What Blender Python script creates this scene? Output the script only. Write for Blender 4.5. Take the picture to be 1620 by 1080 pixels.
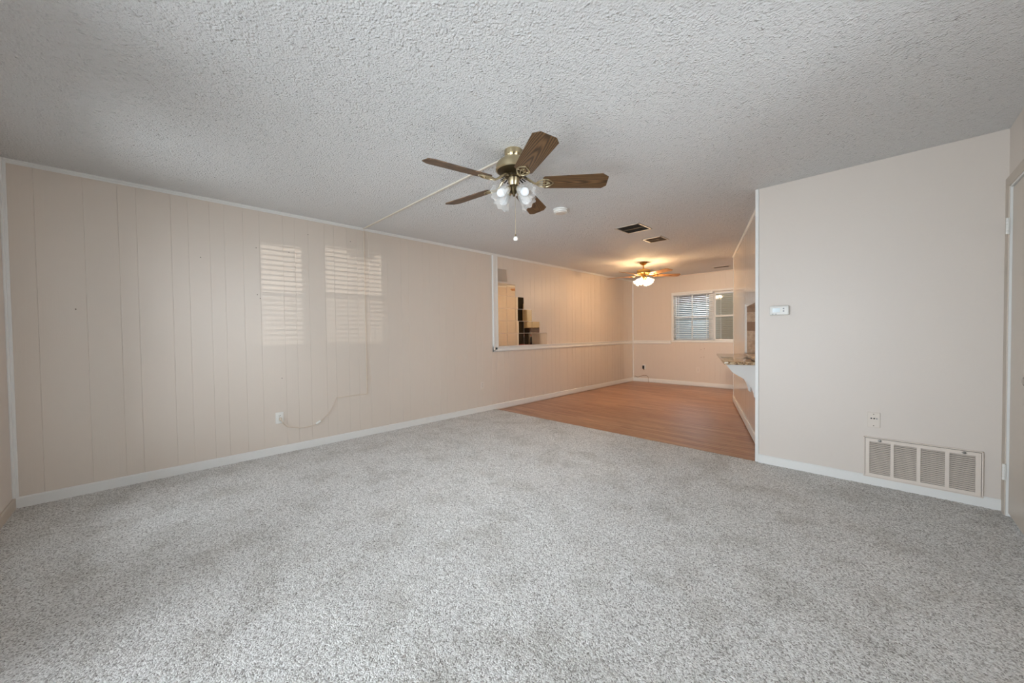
import bpy, bmesh, math, random
import numpy as np
from mathutils import Vector, Matrix
random.seed(7)
for o in list(bpy.data.objects):
    bpy.data.objects.remove(o)
SC = bpy.context.scene
COL = SC.collection
PI = math.pi
H = 2.44                       # ceiling height

# ------------------------------------------------------------------ camera
cd = bpy.data.cameras.new('camera'); cam = bpy.data.objects.new('camera', cd); COL.objects.link(cam)
cd.sensor_width = 36.0; cd.lens = 582.27 * 36 / 1620; cd.clip_start = 0.02; cd.clip_end = 200
R_ = ((0.70765846, 0.70644305, -0.01255858), (-0.00598, 0.02376215, 0.99969975), (-0.70652937, 0.70737089, -0.02104002))
cam.matrix_world = Matrix(((R_[0][0], R_[1][0], -R_[2][0], 4.2957), (R_[0][1], R_[1][1], -R_[2][1], 0.6720),
                           (R_[0][2], R_[1][2], -R_[2][2], 1.1834), (0, 0, 0, 1)))
SC.camera = cam
# ------------------------------------------------------------------ world, sun, daylight through the windows
w = bpy.data.worlds.new('sky'); SC.world = w; w.use_nodes = True
bg = w.node_tree.nodes['Background']; bg.inputs[0].default_value = (0.70, 0.84, 1.0, 1); bg.inputs[1].default_value = 1.3

def area(name, loc, direction, sx, sy, power, color, spread=PI):
    l = bpy.data.lights.new(name, 'AREA'); l.shape = 'RECTANGLE'; l.size = sx; l.size_y = sy
    l.energy = power; l.color = color; l.spread = spread
    o = bpy.data.objects.new(name, l); COL.objects.link(o); o.location = loc
    o.rotation_euler = Vector(direction).to_track_quat('-Z', 'Y').to_euler()
    return o
sl = bpy.data.lights.new('low_sun', 'SUN'); sl.energy = 0.8; sl.angle = math.radians(0.12); sl.color = (1.0, 0.93, 0.84)
so = bpy.data.objects.new('low_sun', sl); COL.objects.link(so); so.location = (9, 2, 3)
so.rotation_euler = Vector((-1, 0.0, -0.004)).to_track_quat('-Z', 'Y').to_euler()
area('daylight_front_window', (0.98, -0.28, 1.2), (0, 1, 0), 1.1, 1.8, 46, (0.84, 0.92, 1.0))
area('daylight_front_door', (3.15, -0.28, 1.12), (0, 1, 0), 1.9, 1.95, 132, (0.84, 0.92, 1.0))
area('daylight_side_window', (5.45, 2.1, 1.65), (-1, 0, 0), 1.3, 1.2, 172, (0.88, 0.94, 1.0))
area('sky_fill_back_window', (1.7, 11.2, 3.5), (0, -0.72, -0.69), 3.0, 1.4, 320, (0.84, 0.93, 1.0))  # area lamp added high outside, out of view, to fill the dining area
SC.view_settings.view_transform = 'Standard'; SC.view_settings.look = 'None'
SC.view_settings.gamma = 1.0; SC.view_settings.use_curve_mapping = False
SC.view_settings.exposure = 0.0

# ------------------------------------------------------------------ material helpers
def srgb(r, g, b):
    f = lambda c: (c / 255 / 12.92) if c / 255 <= 0.04045 else ((c / 255 + 0.055) / 1.055) ** 2.4
    return (f(r), f(g), f(b), 1)
class NT:
    def __init__(s, name):
        s.m = bpy.data.materials.new(name); s.m.use_nodes = True
        s.t = s.m.node_tree; s.b = s.t.nodes['Principled BSDF']
    def n(s, typ, **kw):
        x = s.t.nodes.new(typ)
        for k, v in kw.items(): setattr(x, k, v)
        return x
    def l(s, a, b): s.t.links.new(a, b)
    def coord(s, scale=(1, 1, 1), rot=(0, 0, 0)):
        g = s.n('ShaderNodeNewGeometry'); mp = s.n('ShaderNodeMapping')
        mp.inputs['Scale'].default_value = scale; mp.inputs['Rotation'].default_value = rot
        s.l(g.outputs['Position'], mp.inputs['Vector']); return mp.outputs['Vector']
    def ocoord(s, scale=(1, 1, 1)):
        g = s.n('ShaderNodeTexCoord'); mp = s.n('ShaderNodeMapping'); mp.inputs['Scale'].default_value = scale
        s.l(g.outputs['Object'], mp.inputs['Vector']); return mp.outputs['Vector']
    def noise(s, vec, scale, detail=3, rough=0.55):
        x = s.n('ShaderNodeTexNoise'); x.inputs['Scale'].default_value = scale
        x.inputs['Detail'].default_value = detail; x.inputs['Roughness'].default_value = rough
        s.l(vec, x.inputs['Vector']); return x.outputs['Fac']
    def ramp(s, fac, stops):
        r = s.n('ShaderNodeValToRGB'); e = r.color_ramp.elements
        e[0].position, e[0].color = stops[0]; e[1].position, e[1].color = stops[-1]
        for p, c in stops[1:-1]:
            q = e.new(p); q.color = c
        s.l(fac, r.inputs[0]); return r.outputs[0]
    def math(s, op, a, b=None):
        x = s.n('ShaderNodeMath', operation=op)
        for i, v in enumerate((a, b)):
            if v is None: continue
            if isinstance(v, (int, float)): x.inputs[i].default_value = v
            else: s.l(v, x.inputs[i])
        return x.outputs[0]
    def mix(s, fac, a, b, mode='MIX'):
        x = s.n('ShaderNodeMix', data_type='RGBA', blend_type=mode)
        for sock, v in ((x.inputs[0], fac), (x.inputs[6], a), (x.inputs[7], b)):
            if isinstance(v, (int, float)): sock.default_value = v
            elif isinstance(v, tuple): sock.default_value = v
            else: s.l(v, sock)
        return x.outputs[2]
    def bump(s, hgt, strength, dist):
        x = s.n('ShaderNodeBump'); x.inputs['Strength'].default_value = strength; x.inputs['Distance'].default_value = dist
        s.l(hgt, x.inputs['Height']); s.l(x.outputs[0], s.b.inputs['Normal'])
    def set(s, color=None, rough=None, metal=None, spec=None):
        if color is not None:
            if isinstance(color, tuple): s.b.inputs['Base Color'].default_value = color
            else: s.l(color, s.b.inputs['Base Color'])
        if rough is not None:
            if isinstance(rough, (int, float)): s.b.inputs['Roughness'].default_value = rough
            else: s.l(rough, s.b.inputs['Roughness'])
        if metal is not None: s.b.inputs['Metallic'].default_value = metal
        if spec is not None: s.b.inputs['Specular IOR Level'].default_value = spec
        return s.m

def plain(name, col, rough=0.5, metal=0.0, spec=0.5, bump=None):
    t = NT(name); v = t.coord()
    f = t.noise(v, 14, 3)
    c = t.mix(t.math('MULTIPLY', f, 0.14), col, tuple(x * 0.72 for x in col[:3]) + (1,))
    t.set(c, rough, metal, spec)
    if bump: t.bump(t.noise(v, bump[0], 2), bump[1], bump[2])
    return t.m

def paint(name, col, rough, bump_scale, strength, streak=False):
    t = NT(name); v = t.coord()
    big = t.noise(v, 1.3, 4)
    c = t.mix(t.math('MULTIPLY', big, 0.10), col, tuple(x * 0.8 for x in col[:3]) + (1,))
    fine = t.noise(v, bump_scale, 2)
    hgt = fine
    if streak:
        vs = t.coord((60, 60, 2.2)); st = t.noise(vs, 1.0, 4)
        hgt = t.math('ADD', t.math('MULTIPLY', fine, 0.6), t.math('MULTIPLY', st, 0.8))
    t.set(c, t.math('ADD', rough, t.math('MULTIPLY', big, 0.08)), 0, 0.5)
    t.bump(hgt, strength, 0.003)
    return t.m
WALL = srgb(214, 202, 189)
M = {}
M['panel'] = paint('cream_panel_paint', WALL, 0.34, 130, 0.22, True)
M['gloss'] = paint('cream_gloss_panel_paint', WALL, 0.08, 130, 0.06, True)
M['wall'] = paint('cream_wall_paint', srgb(215, 205, 195), 0.38, 170, 0.22)
M['trim'] = paint('white_trim_paint', srgb(226, 225, 221), 0.35, 60, 0.08)
M['jamb'] = paint('door_casing_paint', srgb(196, 184, 170), 0.4, 60, 0.08)
M['door'] = paint('door_paint', srgb(204, 193, 180), 0.33, 60, 0.10, True)
M['white'] = plain('white_plastic', srgb(232, 230, 224), 0.35)
M['almond'] = plain('almond_plastic', srgb(220, 209, 197), 0.4)
M['cord'] = plain('cream_cord', srgb(212, 196, 178), 0.5)
M['tancord'] = plain('tan_cable', srgb(150, 118, 92), 0.5)
M['black'] = plain('black_plastic', srgb(28, 26, 24), 0.45)
M['dark'] = plain('dark_backing', srgb(40, 33, 26), 0.8)  # dark backing tone, also paints in the shade behind vents and grille
M['ventbrown'] = plain('grey_brown_vent_metal', srgb(98, 84, 68), 0.55, 0.2)
M['ventframe'] = plain('white_vent_metal', srgb(214, 204, 190), 0.45)
M['grille'] = plain('cream_grille_metal', srgb(222, 210, 198), 0.42)
M['steel'] = plain('brushed_steel', srgb(150, 148, 144), 0.35, 1.0)
M['chrome'] = plain('satin_nickel', srgb(170, 165, 156), 0.25, 1.0)
M['antique'] = plain('antique_brass', srgb(198, 183, 150), 0.3, 1.0, bump=(400, 0.03, 0.001))
_m = M['antique']; _t = _m.node_tree; _tg = _t.nodes.new('ShaderNodeTangent'); _tg.direction_type = 'RADIAL'; _tg.axis = 'Z'
_b = _t.nodes['Principled BSDF']; _b.inputs['Anisotropic'].default_value = 0.8; _b.inputs['Anisotropic Rotation'].default_value = 0.25; _t.links.new(_tg.outputs[0], _b.inputs['Tangent'])
M['antiquedark'] = plain('dark_antique_brass', srgb(88, 76, 54), 0.4, 0.9)
M['brass'] = plain('polished_brass', srgb(214, 178, 110), 0.2, 1.0)
M['bulb'] = plain('white_bulb_glass', srgb(240, 244, 248), 0.25)
M['fridge'] = plain('dark_fridge_enamel', srgb(62, 58, 48), 0.3)
M['cab'] = plain('khaki_cabinet_paint', srgb(176, 152, 112), 0.45)
M['red'] = plain('red_laminate', srgb(150, 40, 30), 0.4)
M['bottle'] = plain('dark_bottle_glass', srgb(40, 30, 26), 0.1)
M['siding'] = None

def popcorn():
    t = NT('popcorn_ceiling'); v = t.coord()
    a = t.n('ShaderNodeTexVoronoi', feature='SMOOTH_F1'); a.inputs['Scale'].default_value = 82; a.inputs['Smoothness'].default_value = 0.4; a.inputs['Randomness'].default_value = 1
    wv = t.n('ShaderNodeVectorMath', operation='ADD')
    nn = t.n('ShaderNodeTexNoise'); nn.inputs['Scale'].default_value = 40
    t.l(v, nn.inputs['Vector']); sc = t.n('ShaderNodeVectorMath', operation='SCALE'); sc.inputs['Scale'].default_value = 0.009
    t.l(nn.outputs['Color'], sc.inputs[0]); t.l(v, wv.inputs[0]); t.l(sc.outputs[0], wv.inputs[1])
    t.l(wv.outputs[0], a.inputs['Vector'])
    blobs = t.math('SUBTRACT', 1.0, t.math('MULTIPLY', a.outputs['Distance'], 1.5))
    n1 = t.noise(v, 150, 3, 0.6); n2 = t.noise(v, 44, 2)
    sparse = t.math('MULTIPLY', t.math('MAXIMUM', t.math('SUBTRACT', t.noise(v, 44, 1), 0.66), 0.0), 4.0)
    patch = t.math('MULTIPLY', t.math('MAXIMUM', t.math('SUBTRACT', n2, 0.3), 0.0), 2.6)
    hgt = t.math('ADD', t.math('ADD', t.math('MULTIPLY', t.math('MULTIPLY', blobs, patch), 0.95), t.math('MULTIPLY', n1, 0.7)), sparse)
    t.set(srgb(223, 222, 220), 0.85, 0, 0.25)
    t.bump(hgt, 1.0, 0.0085)
    return t.m
M['ceiling'] = popcorn()
def carpet():
    t = NT('speckled_carpet'); v = t.coord()
    a = t.n('ShaderNodeTexVoronoi'); a.inputs['Scale'].default_value = 185; t.l(v, a.inputs['Vector'])
    sep = t.n('ShaderNodeSeparateColor'); t.l(a.outputs['Color'], sep.inputs[0])
    n2 = t.noise(v, 120, 4, 0.7); n3 = t.noise(v, 3.2, 5, 0.6); n4 = t.noise(v, 60, 3)
    f = t.math('ADD', t.math('MULTIPLY', sep.outputs[0], 0.5), t.math('MULTIPLY', n2, 0.5))
    c = t.ramp(f, [(0.22, srgb(136, 131, 125)), (0.38, srgb(194, 191, 186)), (0.54, srgb(224, 222, 218)), (0.85, srgb(244, 243, 240))])
    pile = t.ramp(n3, [(0.36, (0.84, 0.83, 0.81, 1)), (0.52, (1, 1, 1, 1))])
    t.set(t.mix(1.0, c, pile, 'MULTIPLY'), 0.95, 0, 0.1)
    hgt = t.math('ADD', t.math('SUBTRACT', 1.0, a.outputs['Distance']), t.math('ADD', n2, n4))
    t.bump(hgt, 0.6, 0.006)
    t.b.inputs['Sheen Weight'].default_value = 0.15
    return t.m
M['carpet'] = carpet()
def laminate():
    t = NT('red_brown_laminate'); v = t.coord()
    br = t.n('ShaderNodeTexBrick'); br.offset = 0.37; br.squash = 1
    br.inputs['Scale'].default_value = 1; br.inputs['Brick Width'].default_value = 1.2; br.inputs['Row Height'].default_value = 0.095
    br.inputs['Mortar Size'].default_value = 0.0012; br.inputs['Mortar Smooth'].default_value = 0.3
    br.inputs['Color1'].default_value = srgb(172, 126, 100); br.inputs['Color2'].default_value = srgb(194, 152, 124)
    br.inputs['Mortar'].default_value = srgb(104, 66, 48); t.l(v, br.inputs['Vector'])
    vs = t.coord((1.6, 34, 1)); gr = t.noise(vs, 1.0, 6, 0.65)
    vs2 = t.coord((5, 160, 1)); gr2 = t.noise(vs2, 1.0, 3, 0.6)
    g = t.ramp(t.math('ADD', t.math('MULTIPLY', gr, 0.55), t.math('MULTIPLY', gr2, 0.45)),
               [(0.36, (0.44, 0.37, 0.33, 1)), (0.52, (0.92, 0.9, 0.88, 1)), (0.66, (1.28, 1.24, 1.2, 1))])
    t.set(t.mix(1.0, br.outputs['Color'], g, 'MULTIPLY'), 0.32, 0, 0.45)
    t.bump(t.math('ADD', t.math('MULTIPLY', br.outputs['Fac'], -1.0), t.math('MULTIPLY', gr2, 0.25)), 0.35, 0.002)
    return t.m
M['laminate'] = laminate()
def bladewood(name, c1, c2, c3):
    t = NT(name); v = t.ocoord((0.35, 5.0, 5.0))
    wv = t.n('ShaderNodeTexWave', wave_type='RINGS', rings_direction='Z'); wv.inputs['Scale'].default_value = 7.0
    wv.inputs['Distortion'].default_value = 4.0; wv.inputs['Detail'].default_value = 3; wv.inputs['Detail Scale'].default_value = 1.2
    t.l(v, wv.inputs['Vector'])
    fi = t.noise(t.ocoord((4, 120, 60)), 1.0, 3)
    f = t.math('ADD', t.math('MULTIPLY', wv.outputs['Fac'], 0.6), t.math('MULTIPLY', fi, 0.4))
    t.set(t.ramp(f, [(0.2, c1), (0.5, c2), (0.8, c3)]), 0.42, 0, 0.4)
    return t.m
M['walnut'] = bladewood('walnut_blade', srgb(60, 43, 27), srgb(96, 70, 45), srgb(114, 86, 58))
M['oak'] = bladewood('oak_blade', srgb(150, 100, 56), srgb(186, 134, 82), srgb(204, 156, 102))
def granite():
    t = NT('tan_granite'); v = t.coord()
    a = t.n('ShaderNodeTexVoronoi'); a.inputs['Scale'].default_value = 95; t.l(v, a.inputs['Vector'])
    sep = t.n('ShaderNodeSeparateColor'); t.l(a.outputs['Color'], sep.inputs[0])
    f = t.math('ADD', t.math('MULTIPLY', sep.outputs[0], 0.55), t.math('MULTIPLY', t.noise(v, 45, 4), 0.45))
    t.set(t.ramp(f, [(0.22, srgb(84, 60, 42)), (0.4, srgb(160, 126, 92)), (0.6, srgb(200, 174, 136)), (0.85, srgb(220, 204, 176))]), 0.09, 0, 0.5)
    return t.m
M['granite'] = granite()
def stone():
    t = NT('travertine_tile'); v = t.coord()
    br = t.n('ShaderNodeTexBrick'); br.offset = 0.5
    br.inputs['Scale'].default_value = 1; br.inputs['Brick Width'].default_value = 0.3; br.inputs['Row Height'].default_value = 0.118
    br.inputs['Mortar Size'].default_value = 0.003; br.inputs['Bias'].default_value = 0.0
    br.inputs['Color1'].default_value = srgb(142, 112, 86); br.inputs['Color2'].default_value = srgb(212, 188, 160); br.inputs['Mortar'].default_value = srgb(196, 180, 160)
    cx = t.n('ShaderNodeSeparateXYZ'); t.l(v, cx.inputs[0]); cb = t.n('ShaderNodeCombineXYZ')
    t.l(t.math('ADD', cx.outputs[0], cx.outputs[1]), cb.inputs[0]); t.l(cx.outputs[2], cb.inputs[1]); t.l(cb.outputs[0], br.inputs['Vector'])
    n = t.noise(v, 22, 5, 0.65)
    c = t.mix(t.ramp(n, [(0.35, (0, 0, 0, 1)), (0.7, (0.6, 0.6, 0.6, 1))]), br.outputs['Color'], srgb(120, 88, 64))
    t.set(c, 0.5); t.bump(t.math('MULTIPLY', br.outputs['Fac'], -1), 0.4, 0.003)
    return t.m
M['stone'] = stone()
def mirror():
    t = NT('mirror_glass'); t.set((0.86, 0.85, 0.80, 1), 0.012, 1.0); return t.m
M['mirror'] = mirror()
def pane(name, tint=(1, 1, 1, 1), refl=0.05):
    t = NT(name); tr = t.n('ShaderNodeBsdfTransparent'); tr.inputs[0].default_value = tint
    gl = t.n('ShaderNodeBsdfGlossy'); gl.inputs['Roughness'].default_value = 0.0
    fr = t.n('ShaderNodeFresnel'); fr.inputs['IOR'].default_value = 1.5
    mx = t.n('ShaderNodeMixShader'); t.l(fr.outputs[0], mx.inputs[0]); t.l(tr.outputs[0], mx.inputs[1]); t.l(gl.outputs[0], mx.inputs[2])
    t.l(mx.outputs[0], t.t.nodes['Material Output'].inputs['Surface']); return t.m
M['glass'] = pane('window_glass')
def screen():
    t = NT('insect_screen'); tr = t.n('ShaderNodeBsdfTransparent'); df = t.n('ShaderNodeBsdfDiffuse'); df.inputs[0].default_value = (0.05, 0.05, 0.05, 1)
    v = t.coord((1, 1, 1)); mx = t.n('ShaderNodeMixShader'); mx.inputs[0].default_value = 0.26
    t.l(tr.outputs[0], mx.inputs[1]); t.l(df.outputs[0], mx.inputs[2]); t.l(mx.outputs[0], t.t.nodes['Material Output'].inputs['Surface']); return t.m
M['screen'] = screen()
def shade(name, col, clear, emit, ecol):
    t = NT(name); tr = t.n('ShaderNodeBsdfTransparent'); tl = t.n('ShaderNodeBsdfTranslucent'); tl.inputs[0].default_value = col
    df = t.n('ShaderNodeBsdfPrincipled'); df.inputs['Base Color'].default_value = col; df.inputs['Roughness'].default_value = 0.15
    m1 = t.n('ShaderNodeMixShader'); m1.inputs[0].default_value = 0.5; t.l(tl.outputs[0], m1.inputs[1]); t.l(df.outputs[0], m1.inputs[2])
    m2 = t.n('ShaderNodeMixShader'); m2.inputs[0].default_value = clear; t.l(m1.outputs[0], m2.inputs[1]); t.l(tr.outputs[0], m2.inputs[2])
    out = m2.outputs[0]
    if emit:
        em = t.n('ShaderNodeEmission'); em.inputs[0].default_value = ecol; em.inputs[1].default_value = emit
        ad = t.n('ShaderNodeAddShader'); t.l(out, ad.inputs[0]); t.l(em.outputs[0], ad.inputs[1]); out = ad.outputs[0]
    t.l(out, t.t.nodes['Material Output'].inputs['Surface']); return t.m
M['frost'] = shade('frosted_tulip_glass', (0.86, 0.86, 0.84, 1), 0.72, 0, None)
M['glow'] = shade('lit_tulip_glass', (0.95, 0.92, 0.86, 1), 0.72, 1.6, (1.0, 0.78, 0.5, 1))
def emis(name, col, s):
    t = NT(name); em = t.n('ShaderNodeEmission'); em.inputs[0].default_value = col; em.inputs[1].default_value = s
    t.l(em.outputs[0], t.t.nodes['Material Output'].inputs['Surface']); return t.m
M['litbulb'] = emis('lit_bulb', (1.0, 0.64, 0.33, 1), 390)
M['dome'] = emis('fill_dome_glow', (1.0, 0.86, 0.66, 1), 2.2)  # glow for the added kitchen fill dome
def lined(name, c1, c2, row):
    t = NT(name); v = t.coord((1, 1, 1)); sx = t.n('ShaderNodeSeparateXYZ'); t.l(v, sx.inputs[0])
    f = t.math('FRACT', t.math('MULTIPLY', sx.outputs[2], 1.0 / row))
    t.set(t.ramp(f, [(0.0, c2), (0.12, c1), (1.0, c1)]), 0.7); t.bump(f, 0.6, 0.02); return t.m
M['siding'] = lined('blue_grey_siding', srgb(152, 164, 168), srgb(84, 94, 98), 0.16)
M['fence'] = plain('weathered_fence', srgb(120, 100, 80), 0.8)
M['grass'] = plain('dry_grass', srgb(122, 124, 96), 0.95, bump=(40, 0.6, 0.03))
M['roofing'] = plain('brown_shingle', srgb(88, 70, 58), 0.9)
M['blind'] = plain('white_blind_slat', srgb(230, 231, 230), 0.4)
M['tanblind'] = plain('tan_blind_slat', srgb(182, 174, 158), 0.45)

# ------------------------------------------------------------------ mesh helpers
def BM(): return bmesh.new()
def box(bm, lo, hi, bev=0.0, mat=None, seg=2):
    c = [(a + b) / 2 for a, b in zip(lo, hi)]; s = [abs(b - a) for a, b in zip(lo, hi)]
    r = bmesh.ops.create_cube(bm, size=1, matrix=Matrix.Translation(c) @ Matrix.Diagonal((*s, 1)))
    vs = r['verts']
    if bev > 0:
        es = list({e for v in vs for e in v.link_edges})
        rr = bmesh.ops.bevel(bm, geom=es, offset=min(bev, min(s) * 0.45), segments=seg, affect='EDGES', profile=0.5)
        vs = list({v for f in rr['faces'] for v in f.verts} | {v for v in vs if v.is_valid})
    if mat is not None: bmesh.ops.transform(bm, matrix=mat, verts=vs)
    return vs
def lathe(bm, prof, n=32, mat=None, ruffle=None, cap=False):
    rings = []
    for k, (r, z) in enumerate(prof):
        ring = []
        for i in range(n):
            a = 2 * PI * i / n; rr = r
            zz = z
            if ruffle:
                amp = ruffle[1] * (k / (len(prof) - 1)) ** 2
                rr = r * (1 + amp * math.cos(ruffle[0] * a)); zz = z + amp * 0.05 * math.cos(ruffle[0] * a)
            ring.append(bm.verts.new((rr * math.cos(a), rr * math.sin(a), zz)))
        rings.append(ring)
    for a, b in zip(rings[:-1], rings[1:]):
        for i in range(n):
            bm.faces.new((a[i], a[(i + 1) % n], b[(i + 1) % n], b[i]))
    if cap:
        for ring, flip in ((rings[0], True), (rings[-1], False)):
            try: bm.faces.new(ring[::-1] if flip else ring)
            except ValueError: pass
    vs = [v for r in rings for v in r]
    if mat is not None: bmesh.ops.transform(bm, matrix=mat, verts=vs)
    return vs
def tube(bm, pts, r, n=8, cap=True, flat=1.0):
    pts = [Vector(p) for p in pts]; rings = []
    up = Vector((0, 0, 1)); prev = None
    for i, p in enumerate(pts):
        d = (pts[min(i + 1, len(pts) - 1)] - pts[max(i - 1, 0)]).normalized()
        if prev is None:
            x = d.orthogonal().normalized()
        else:
            x = (prev - d * prev.dot(d)).normalized()
        prev = x; y = d.cross(x)
        rr = r[i] if isinstance(r, (list, tuple)) else r
        rings.append([bm.verts.new(p + x * rr * math.cos(2 * PI * k / n) + y * rr * flat * math.sin(2 * PI * k / n)) for k in range(n)])
    for a, b in zip(rings[:-1], rings[1:]):
        for k in range(n):
            bm.faces.new((a[k], a[(k + 1) % n], b[(k + 1) % n], b[k]))
    if cap: bm.faces.new(rings[0][::-1]); bm.faces.new(rings[-1])
def smooth_path(pts, sub=6):
    pts = [Vector(p) for p in pts]; out = []
    for i in range(len(pts) - 1):
        p0, p1, p2, p3 = pts[max(i - 1, 0)], pts[i], pts[i + 1], pts[min(i + 2, len(pts) - 1)]
        for k in range(sub):
            t = k / sub
            out.append(0.5 * ((2 * p1) + (p2 - p0) * t + (2 * p0 - 5 * p1 + 4 * p2 - p3) * t * t + (3 * p1 - p0 - 3 * p2 + p3) * t ** 3))
    out.append(pts[-1]); return out
def prism(bm, poly, axis_from, axis_to, fn):
    """poly: list of 2-D points, fn(u, v, t) -> 3-D"""
    a = [bm.verts.new(fn(u, v, axis_from)) for u, v in poly]; b = [bm.verts.new(fn(u, v, axis_to)) for u, v in poly]
    bm.faces.new(a[::-1]); bm.faces.new(b); n = len(poly)
    for i in range(n): bm.faces.new((a[i], a[(i + 1) % n], b[(i + 1) % n], b[i]))
    return a + b
def obj(name, bm, mat, parent=None, smooth=False, angle=40):
    bmesh.ops.recalc_face_normals(bm, faces=bm.faces)
    me = bpy.data.meshes.new(name); bm.to_mesh(me); bm.free()
    o = bpy.data.objects.new(name, me); COL.objects.link(o)
    for mm in (mat if isinstance(mat, (list, tuple)) else [mat]): me.materials.append(mm)
    if smooth:
        for p in me.polygons: p.use_smooth = True
        try: me.set_sharp_from_angle(angle=math.radians(angle))
        except Exception: pass
    if parent is not None: o.parent = parent
    return o
def tag(o, label, cat, group=None):
    o['label'] = label; o['category'] = cat
    if group: o['group'] = group
    return o
def thing(name, label, cat, loc=(0, 0, 0), rz=0, group=None):
    o = bpy.data.objects.new(name, None); o.empty_display_size = 0.1; COL.objects.link(o); o.location = loc; o.rotation_euler = (0, 0, rz)
    return tag(o, label, cat, group)
def struct(name, bm, mat, parent=None, smooth=False):
    o = obj(name, bm, mat, parent, smooth)
    if parent is None: o['kind'] = 'structure'
    return o
def struct_empty(name, loc=(0, 0, 0), rz=0):
    o = bpy.data.objects.new(name, None); COL.objects.link(o); o.location = loc; o.rotation_euler = (0, 0, rz); o['kind'] = 'structure'; return o
def copy_tree(o, parent=None):
    c = o.copy(); COL.objects.link(c); c.parent = parent
    for ch in list(o.children): copy_tree(ch, c)
    return c

# ------------------------------------------------------------------ walls
def wall(bm, P, t, n, length, thick, z0, z1, openings=(), grooves=(), gw=0.004, gd=0.002):
    """front face runs from P along t; n points into the room; openings are (s0, s1, z0, z1)"""
    P = Vector((*P, 0)); t = Vector((*t, 0)).normalized(); n = Vector((*n, 0)).normalized()
    pt = lambda s, d, z: P + t * s + n * d + Vector((0, 0, z))
    br = [(0, 0), (length, 0)]
    for o in openings: br += [(o[0], 0), (o[1], 0)]
    for g in grooves:
        if 0.01 < g < length - 0.01 and not any(abs(g - e) < 0.012 for o in openings for e in o[:2]):
            br += [(g - gw / 2, 0), (g - gw / 6, -gd), (g + gw / 6, -gd), (g + gw / 2, 0)]
    br.sort()
    def quad(*p): bm.faces.new([bm.verts.new(q) for q in p])
    for (a, da), (b, db) in zip(br[:-1], br[1:]):
        if b - a < 1e-6: continue
        mid = (a + b) / 2; zs = [(z0, z1)]
        for o in openings:
            if o[0] < mid < o[1]:
                zs = [q for q in ((z0, o[2]), (o[3], z1)) if q[1] - q[0] > 1e-4]
        for za, zb in zs:
            quad(pt(a, da, za), pt(b, db, za), pt(b, db, zb), pt(a, da, zb))
            quad(pt(a, -thick, za), pt(a, -thick, zb), pt(b, -thick, zb), pt(b, -thick, za))
    for o in openings:
        s0, s1, a, b = o
        quad(pt(s0, 0, a), pt(s0, -thick, a), pt(s0, -thick, b), pt(s0, 0, b))
        quad(pt(s1, 0, a), pt(s1, 0, b), pt(s1, -thick, b), pt(s1, -thick, a))
        quad(pt(s0, 0, a), pt(s1, 0, a), pt(s1, -thick, a), pt(s0, -thick, a))
        quad(pt(s0, 0, b), pt(s0, -thick, b), pt(s1, -thick, b), pt(s1, 0, b))
    for s in (0, length): quad(pt(s, 0, z0), pt(s, 0, z1), pt(s, -thick, z1), pt(s, -thick, z0))
    for z in (z0, z1): quad(pt(0, 0, z), pt(length, 0, z), pt(length, -thick, z), pt(0, -thick, z))

XR = 4.872; YV = 4.572; YB = 9.182; BS = 0.0191
base = [0.139, 0.372, 0.551, 0.654, 0.86, 0.971, 1.118, 1.223]
gl = [g for g in base] + [1.363, 1.495, 1.695, 1.805, 1.93, 2.09, 2.19, 2.33, 2.445]
k = 2.445
while k < 9.3:
    gl += [k + d for d in base]; k += 1.223
ZB, ZT = -0.12, H + 0.08
bm = BM(); wall(bm, (0, -0.12), (0, 1), (1, 0), 9.5, 0.12, ZB, ZT, (), [g + 0.12 for g in gl]); struct('wall_left', bm, M['panel'])
tb = Vector((math.cos(BS), math.sin(BS))); nb = Vector((math.sin(BS), -math.cos(BS)))
WX0, WX1, WZ0, WZ1 = 0.955, 2.56, 0.965, 2.045
bm = BM(); wall(bm, (0, YB), tb, nb, 6.4, 0.14, ZB, ZT, [(WX0, WX1, WZ0, WZ1)], [0.1 + 0.102 * i for i in range(62)], 0.003, 0.0018); struct('wall_back', bm, M['panel'])
bm = BM(); wall(bm, (3.513, YV), (1, 0), (0, -1), XR + 0.12 - 3.513, 0.095, ZB, ZT); struct('wall_end', bm, M['wall'])
# slanted kitchen wall with its serving hatch
SP = Vector((3.5604, 4.6721)); SQ = Vector((2.5443, 7.7427)); st = (SQ - SP).normalized(); sn = Vector((-st.y, st.x)); SL = (SQ - SP).length
ST = 0.15
HZ0, HZ1, HS0, HS1 = 0.86, 1.485, 0.42, 1.49
bm = BM(); wall(bm, SP, st, sn, SL, ST, ZB, ZT, [(HS0, HS1, HZ0, HZ1)], [0.09 + 0.1 * i for i in range(33)], 0.004, 0.002); struct('wall_slanted', bm, M['gloss'])
SM = Matrix(((st.x, sn.x, 0, SP.x), (st.y, sn.y, 0, SP.y), (0, 0, 1, 0), (0, 0, 0, 1)))     # (along, out of the wall, up)
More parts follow.
